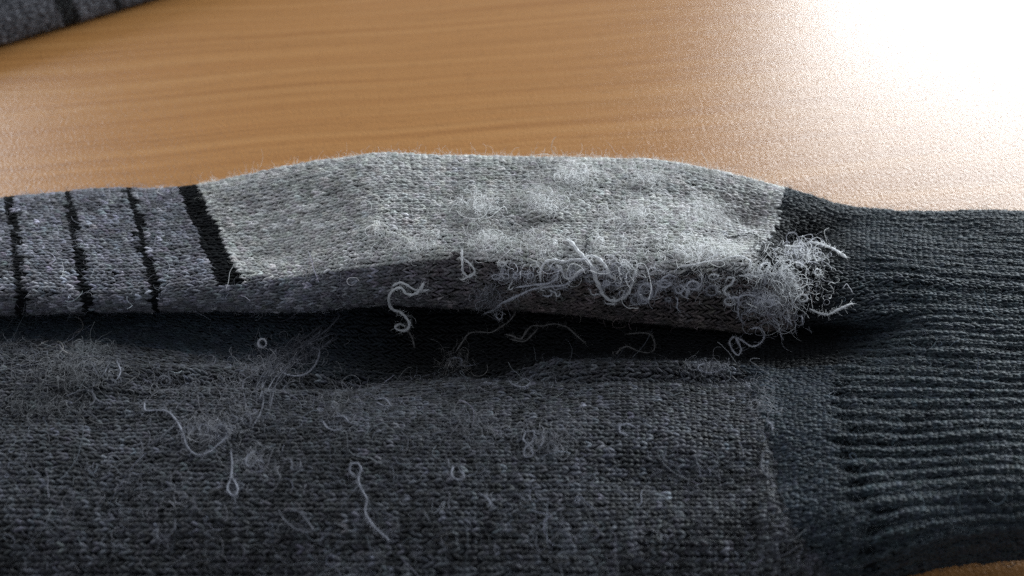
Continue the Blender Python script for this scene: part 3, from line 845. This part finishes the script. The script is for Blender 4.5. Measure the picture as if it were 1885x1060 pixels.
# ------------------------------------------------------------------ tufts of matted fibre
def tuft(x, y, rx, ry, n, col, height=1.2, rad=0.028, length=3.2, curl=0.75, flat=0.5):
    px = x + rx * rng.standard_normal(n) * 0.55; py = y + ry * rng.standard_normal(n) * 0.55
    d = depth_at(px, py)
    rr = ((px - x) / rx) ** 2 + ((py - y) / ry) ** 2
    d = d - rng.uniform(0, 1, n) * height * np.exp(-rr)
    C0 = ray_point(px, py, d)
    k = 10
    D = rng.standard_normal((n, 3)); D[:, 2] = np.abs(D[:, 2]) * flat; D /= np.linalg.norm(D, axis=1, keepdims=True)
    ax = rng.standard_normal((n, 3)); ax /= np.linalg.norm(ax, axis=1, keepdims=True)
    w = (rng.choice((-1, 1), n) * rng.uniform(0.35, 1.25, n))[:, None] * curl
    C = np.empty((n, k, 3)); C[:, 0] = C0
    st = rng.gamma(4, length / 4, n)[:, None] / (k - 1)
    for i in range(1, k):
        C[:, i] = C[:, i - 1] + D * st
        D = D + np.cross(ax, D) * w + rng.standard_normal((n, 3)) * 0.15
        D[:, 2] -= 0.05
        D /= np.linalg.norm(D, axis=1, keepdims=True)
    o = curves_obj('fibre_tuft', C, np.full((n, k), rad) * rng.uniform(0.5, 1.5, (n, 1)), col[None] * np.exp(0.25 * rng.standard_normal((n, 1))), M_FUZZ)
    place(o, sock)
    return o
WHITE = np.array([0.84, 0.85, 0.86])
tuft(1440, 512, 28, 38, 460, WHITE, 0.9, length=3.4, curl=1.1, flat=0.1)
tuft(1452, 540, 24, 34, 240, WHITE, 0.8, length=3.8, curl=0.7, flat=0.1)
tuft(1478, 468, 40, 24, 320, LAV * 1.2, 0.8, length=3.4)
tuft(1500, 520, 40, 40, 150, LAV * 1.2, 0.4, length=2.4, flat=0.1)
tuft(1400, 505, 50, 16, 260, WHITE, 0.8, length=2.6)
tuft(1395, 558, 28, 20, 300, LAV * 1.2, 1.2)
tuft(1430, 580, 34, 18, 140, LAV, 1.0, length=4.0, rad=0.035)
tuft(1150, 500, 26, 16, 140, LIGHT, 1.2)
tuft(1185, 532, 22, 22, 110, LAV, 1.0)
tuft(1040, 500, 60, 18, 150, LAV * 1.1, 0.7)
tuft(900, 545, 26, 20, 220, MID * 1.2, 0.9)
tuft(960, 500, 40, 20, 120, LAV, 0.6)
tuft(1270, 520, 70, 18, 180, LAV * 0.9, 0.8)
tuft(500, 675, 46, 24, 380, MID * 0.7, 0.8, flat=0.2)
tuft(560, 645, 50, 24, 260, MID * 0.7, 0.8, flat=0.2)
tuft(395, 795, 55, 28, 380, MID * 0.65, 0.7, flat=0.2)
tuft(130, 685, 85, 42, 520, np.array([0.15, 0.152, 0.16]), 1.8, rad=0.032, length=3.8, curl=1.1, flat=0.2)
tuft(70, 745, 95, 30, 320, np.array([0.13, 0.132, 0.14]), 1.3, rad=0.03, length=3.6, curl=1.1, flat=0.2)
tuft(170, 645, 50, 12, 220, np.array([0.17, 0.18, 0.19]), 1.0, rad=0.03, length=3, flat=0.2)
tuft(30, 640, 40, 14, 160, np.array([0.19, 0.195, 0.21]), 1.0, rad=0.03, length=3, flat=0.2)
tuft(300, 890, 200, 90, 300, np.array([0.15, 0.15, 0.17]), 0.6, rad=0.03, flat=0.2)
tuft(1010, 810, 70, 26, 240, MID * 0.6, 0.6, flat=0.2)
tuft(840, 670, 30, 16, 160, DIM, 0.8)
tuft(1300, 680, 45, 12, 120, MID * 0.7, 0.5, flat=0.2)
tuft(1400, 740, 26, 50, 110, MID * 0.6, 0.4, flat=0.2)
tuft(440, 720, 50, 60, 260, MID * 0.6, 0.6, flat=0.2, length=4)
tuft(330, 720, 80, 30, 240, MID * 0.55, 0.6, flat=0.2)
tuft(470, 850, 40, 30, 160, MID * 0.6, 0.6, flat=0.2)
tuft(620, 740, 60, 40, 200, MID * 0.55, 0.6, flat=0.2)
tuft(870, 790, 60, 40, 180, MID * 0.55, 0.6, flat=0.2)
PILL = np.array([0.88, 0.88, 0.87])
for x, y, rx, ry, a in PILLS:
    tuft(x, y, rx * 0.9, ry * 0.9, int(210 * a * rx * ry / 1200), PILL, 2.0 * a, rad=0.026, length=2.8, curl=0.8)
# ------------------------------------------------------------------ second sock, out of focus at the back
def far_sock():
    A = at(-330, 193, 0)[:2]; B = at(620, -98, 0)[:2]
    e1 = (B - A) / np.linalg.norm(B - A); e2 = np.array([-e1[1], e1[0]])
    Ltot = np.linalg.norm(B - A)
    prof = [(40, 0.6), (44, 5), (37, 12), (24, 15.5), (11, 15), (3.0, 11.5), (-0.3, 6), (0.2, 2), (5, 0.6)]
    net = []
    for f in np.linspace(0, 1, 9):
        k = 1 - 0.35 * max(0, 0.15 - f) / 0.15
        net.append([[*(A + e1 * Ltot * f + e2 * (o * k)), z * k] for o, z in prof])
    S2 = Surface(np.array(net), lambda s, U, V, P: 0.5 * vnoise(U / 14, V / 9, 77) * np.clip(s.row_of(V), 0, 1) * np.clip(8 - s.row_of(V), 0, 1), 0.8)
    root = empty('sock', (float(at(100, 40, 0)[0]) * MM, float(at(100, 40, 0)[1]) * MM, 0))
    root['label'] = 'second grey sock lying blurred at the far left corner of the table'
    root['category'] = 'sock'
    root['group'] = 'grey striped socks on the table'
    def u_at(px, py):
        p = at(px, py, 6)[:2] - A
        return float(p @ e1)
    u0, u1 = u_at(148, 50), u_at(186, 45); u2 = u_at(262, 25)
    K = knit(S2, 1.5, 1.05, 0, 1e9, lambda U, V: (S2.row_of(V) > 0.5) & (S2.row_of(V) < 7.8), jit=0.9)
    def cls(U): return ((U > u0) & (U < u1)) * 1 + ((np.abs(U - u2) < 1.2)) * 2
    Uc, Vc = np.meshgrid((np.arange(S2.Nu - 1) + .5) / (S2.Nu - 1) * S2.Lu, (np.arange(S2.Nv - 1) + .5) / (S2.Nv - 1) * S2.Lv, indexing='ij')
    fc = cls(Uc); kc = cls(K['U'])
    body = sheet_obj('leg_panel', S2, fc == 0, C_FOOT * 0.9, None); place(body, root)
    for q in (1, 2):
        s = sheet_obj('stripe', S2, fc == q, C_BLACK, None); s.parent = body
    n = len(K['U'])
    col = np.where((kc == 0)[:, None], C_FOOT * 0.7, C_BLACK) * np.exp(0.25 * rng.standard_normal((n, 1)))
    knit_obj('knit_loops', K, np.ones(n, bool), col, body)
    m = 9000
    U = rng.uniform(0, S2.Lu, m); V = rng.uniform(S2.v_of(1), S2.v_of(7.6), m)
    C_, R_ = fibres(S2, U, V, rng.gamma(3, 0.4, m), np.full(m, 0.025), 0.25, 0.6)
    curves_obj('fuzz', C_, R_, np.tile(C_FOOT * 0.9, (m, 1)), M_FUZZ, body)
far_sock()
tri = sum(len(o.data.polygons) * 2 for o in scene.objects if o.type == 'MESH')
print('TRIANGLES', tri)
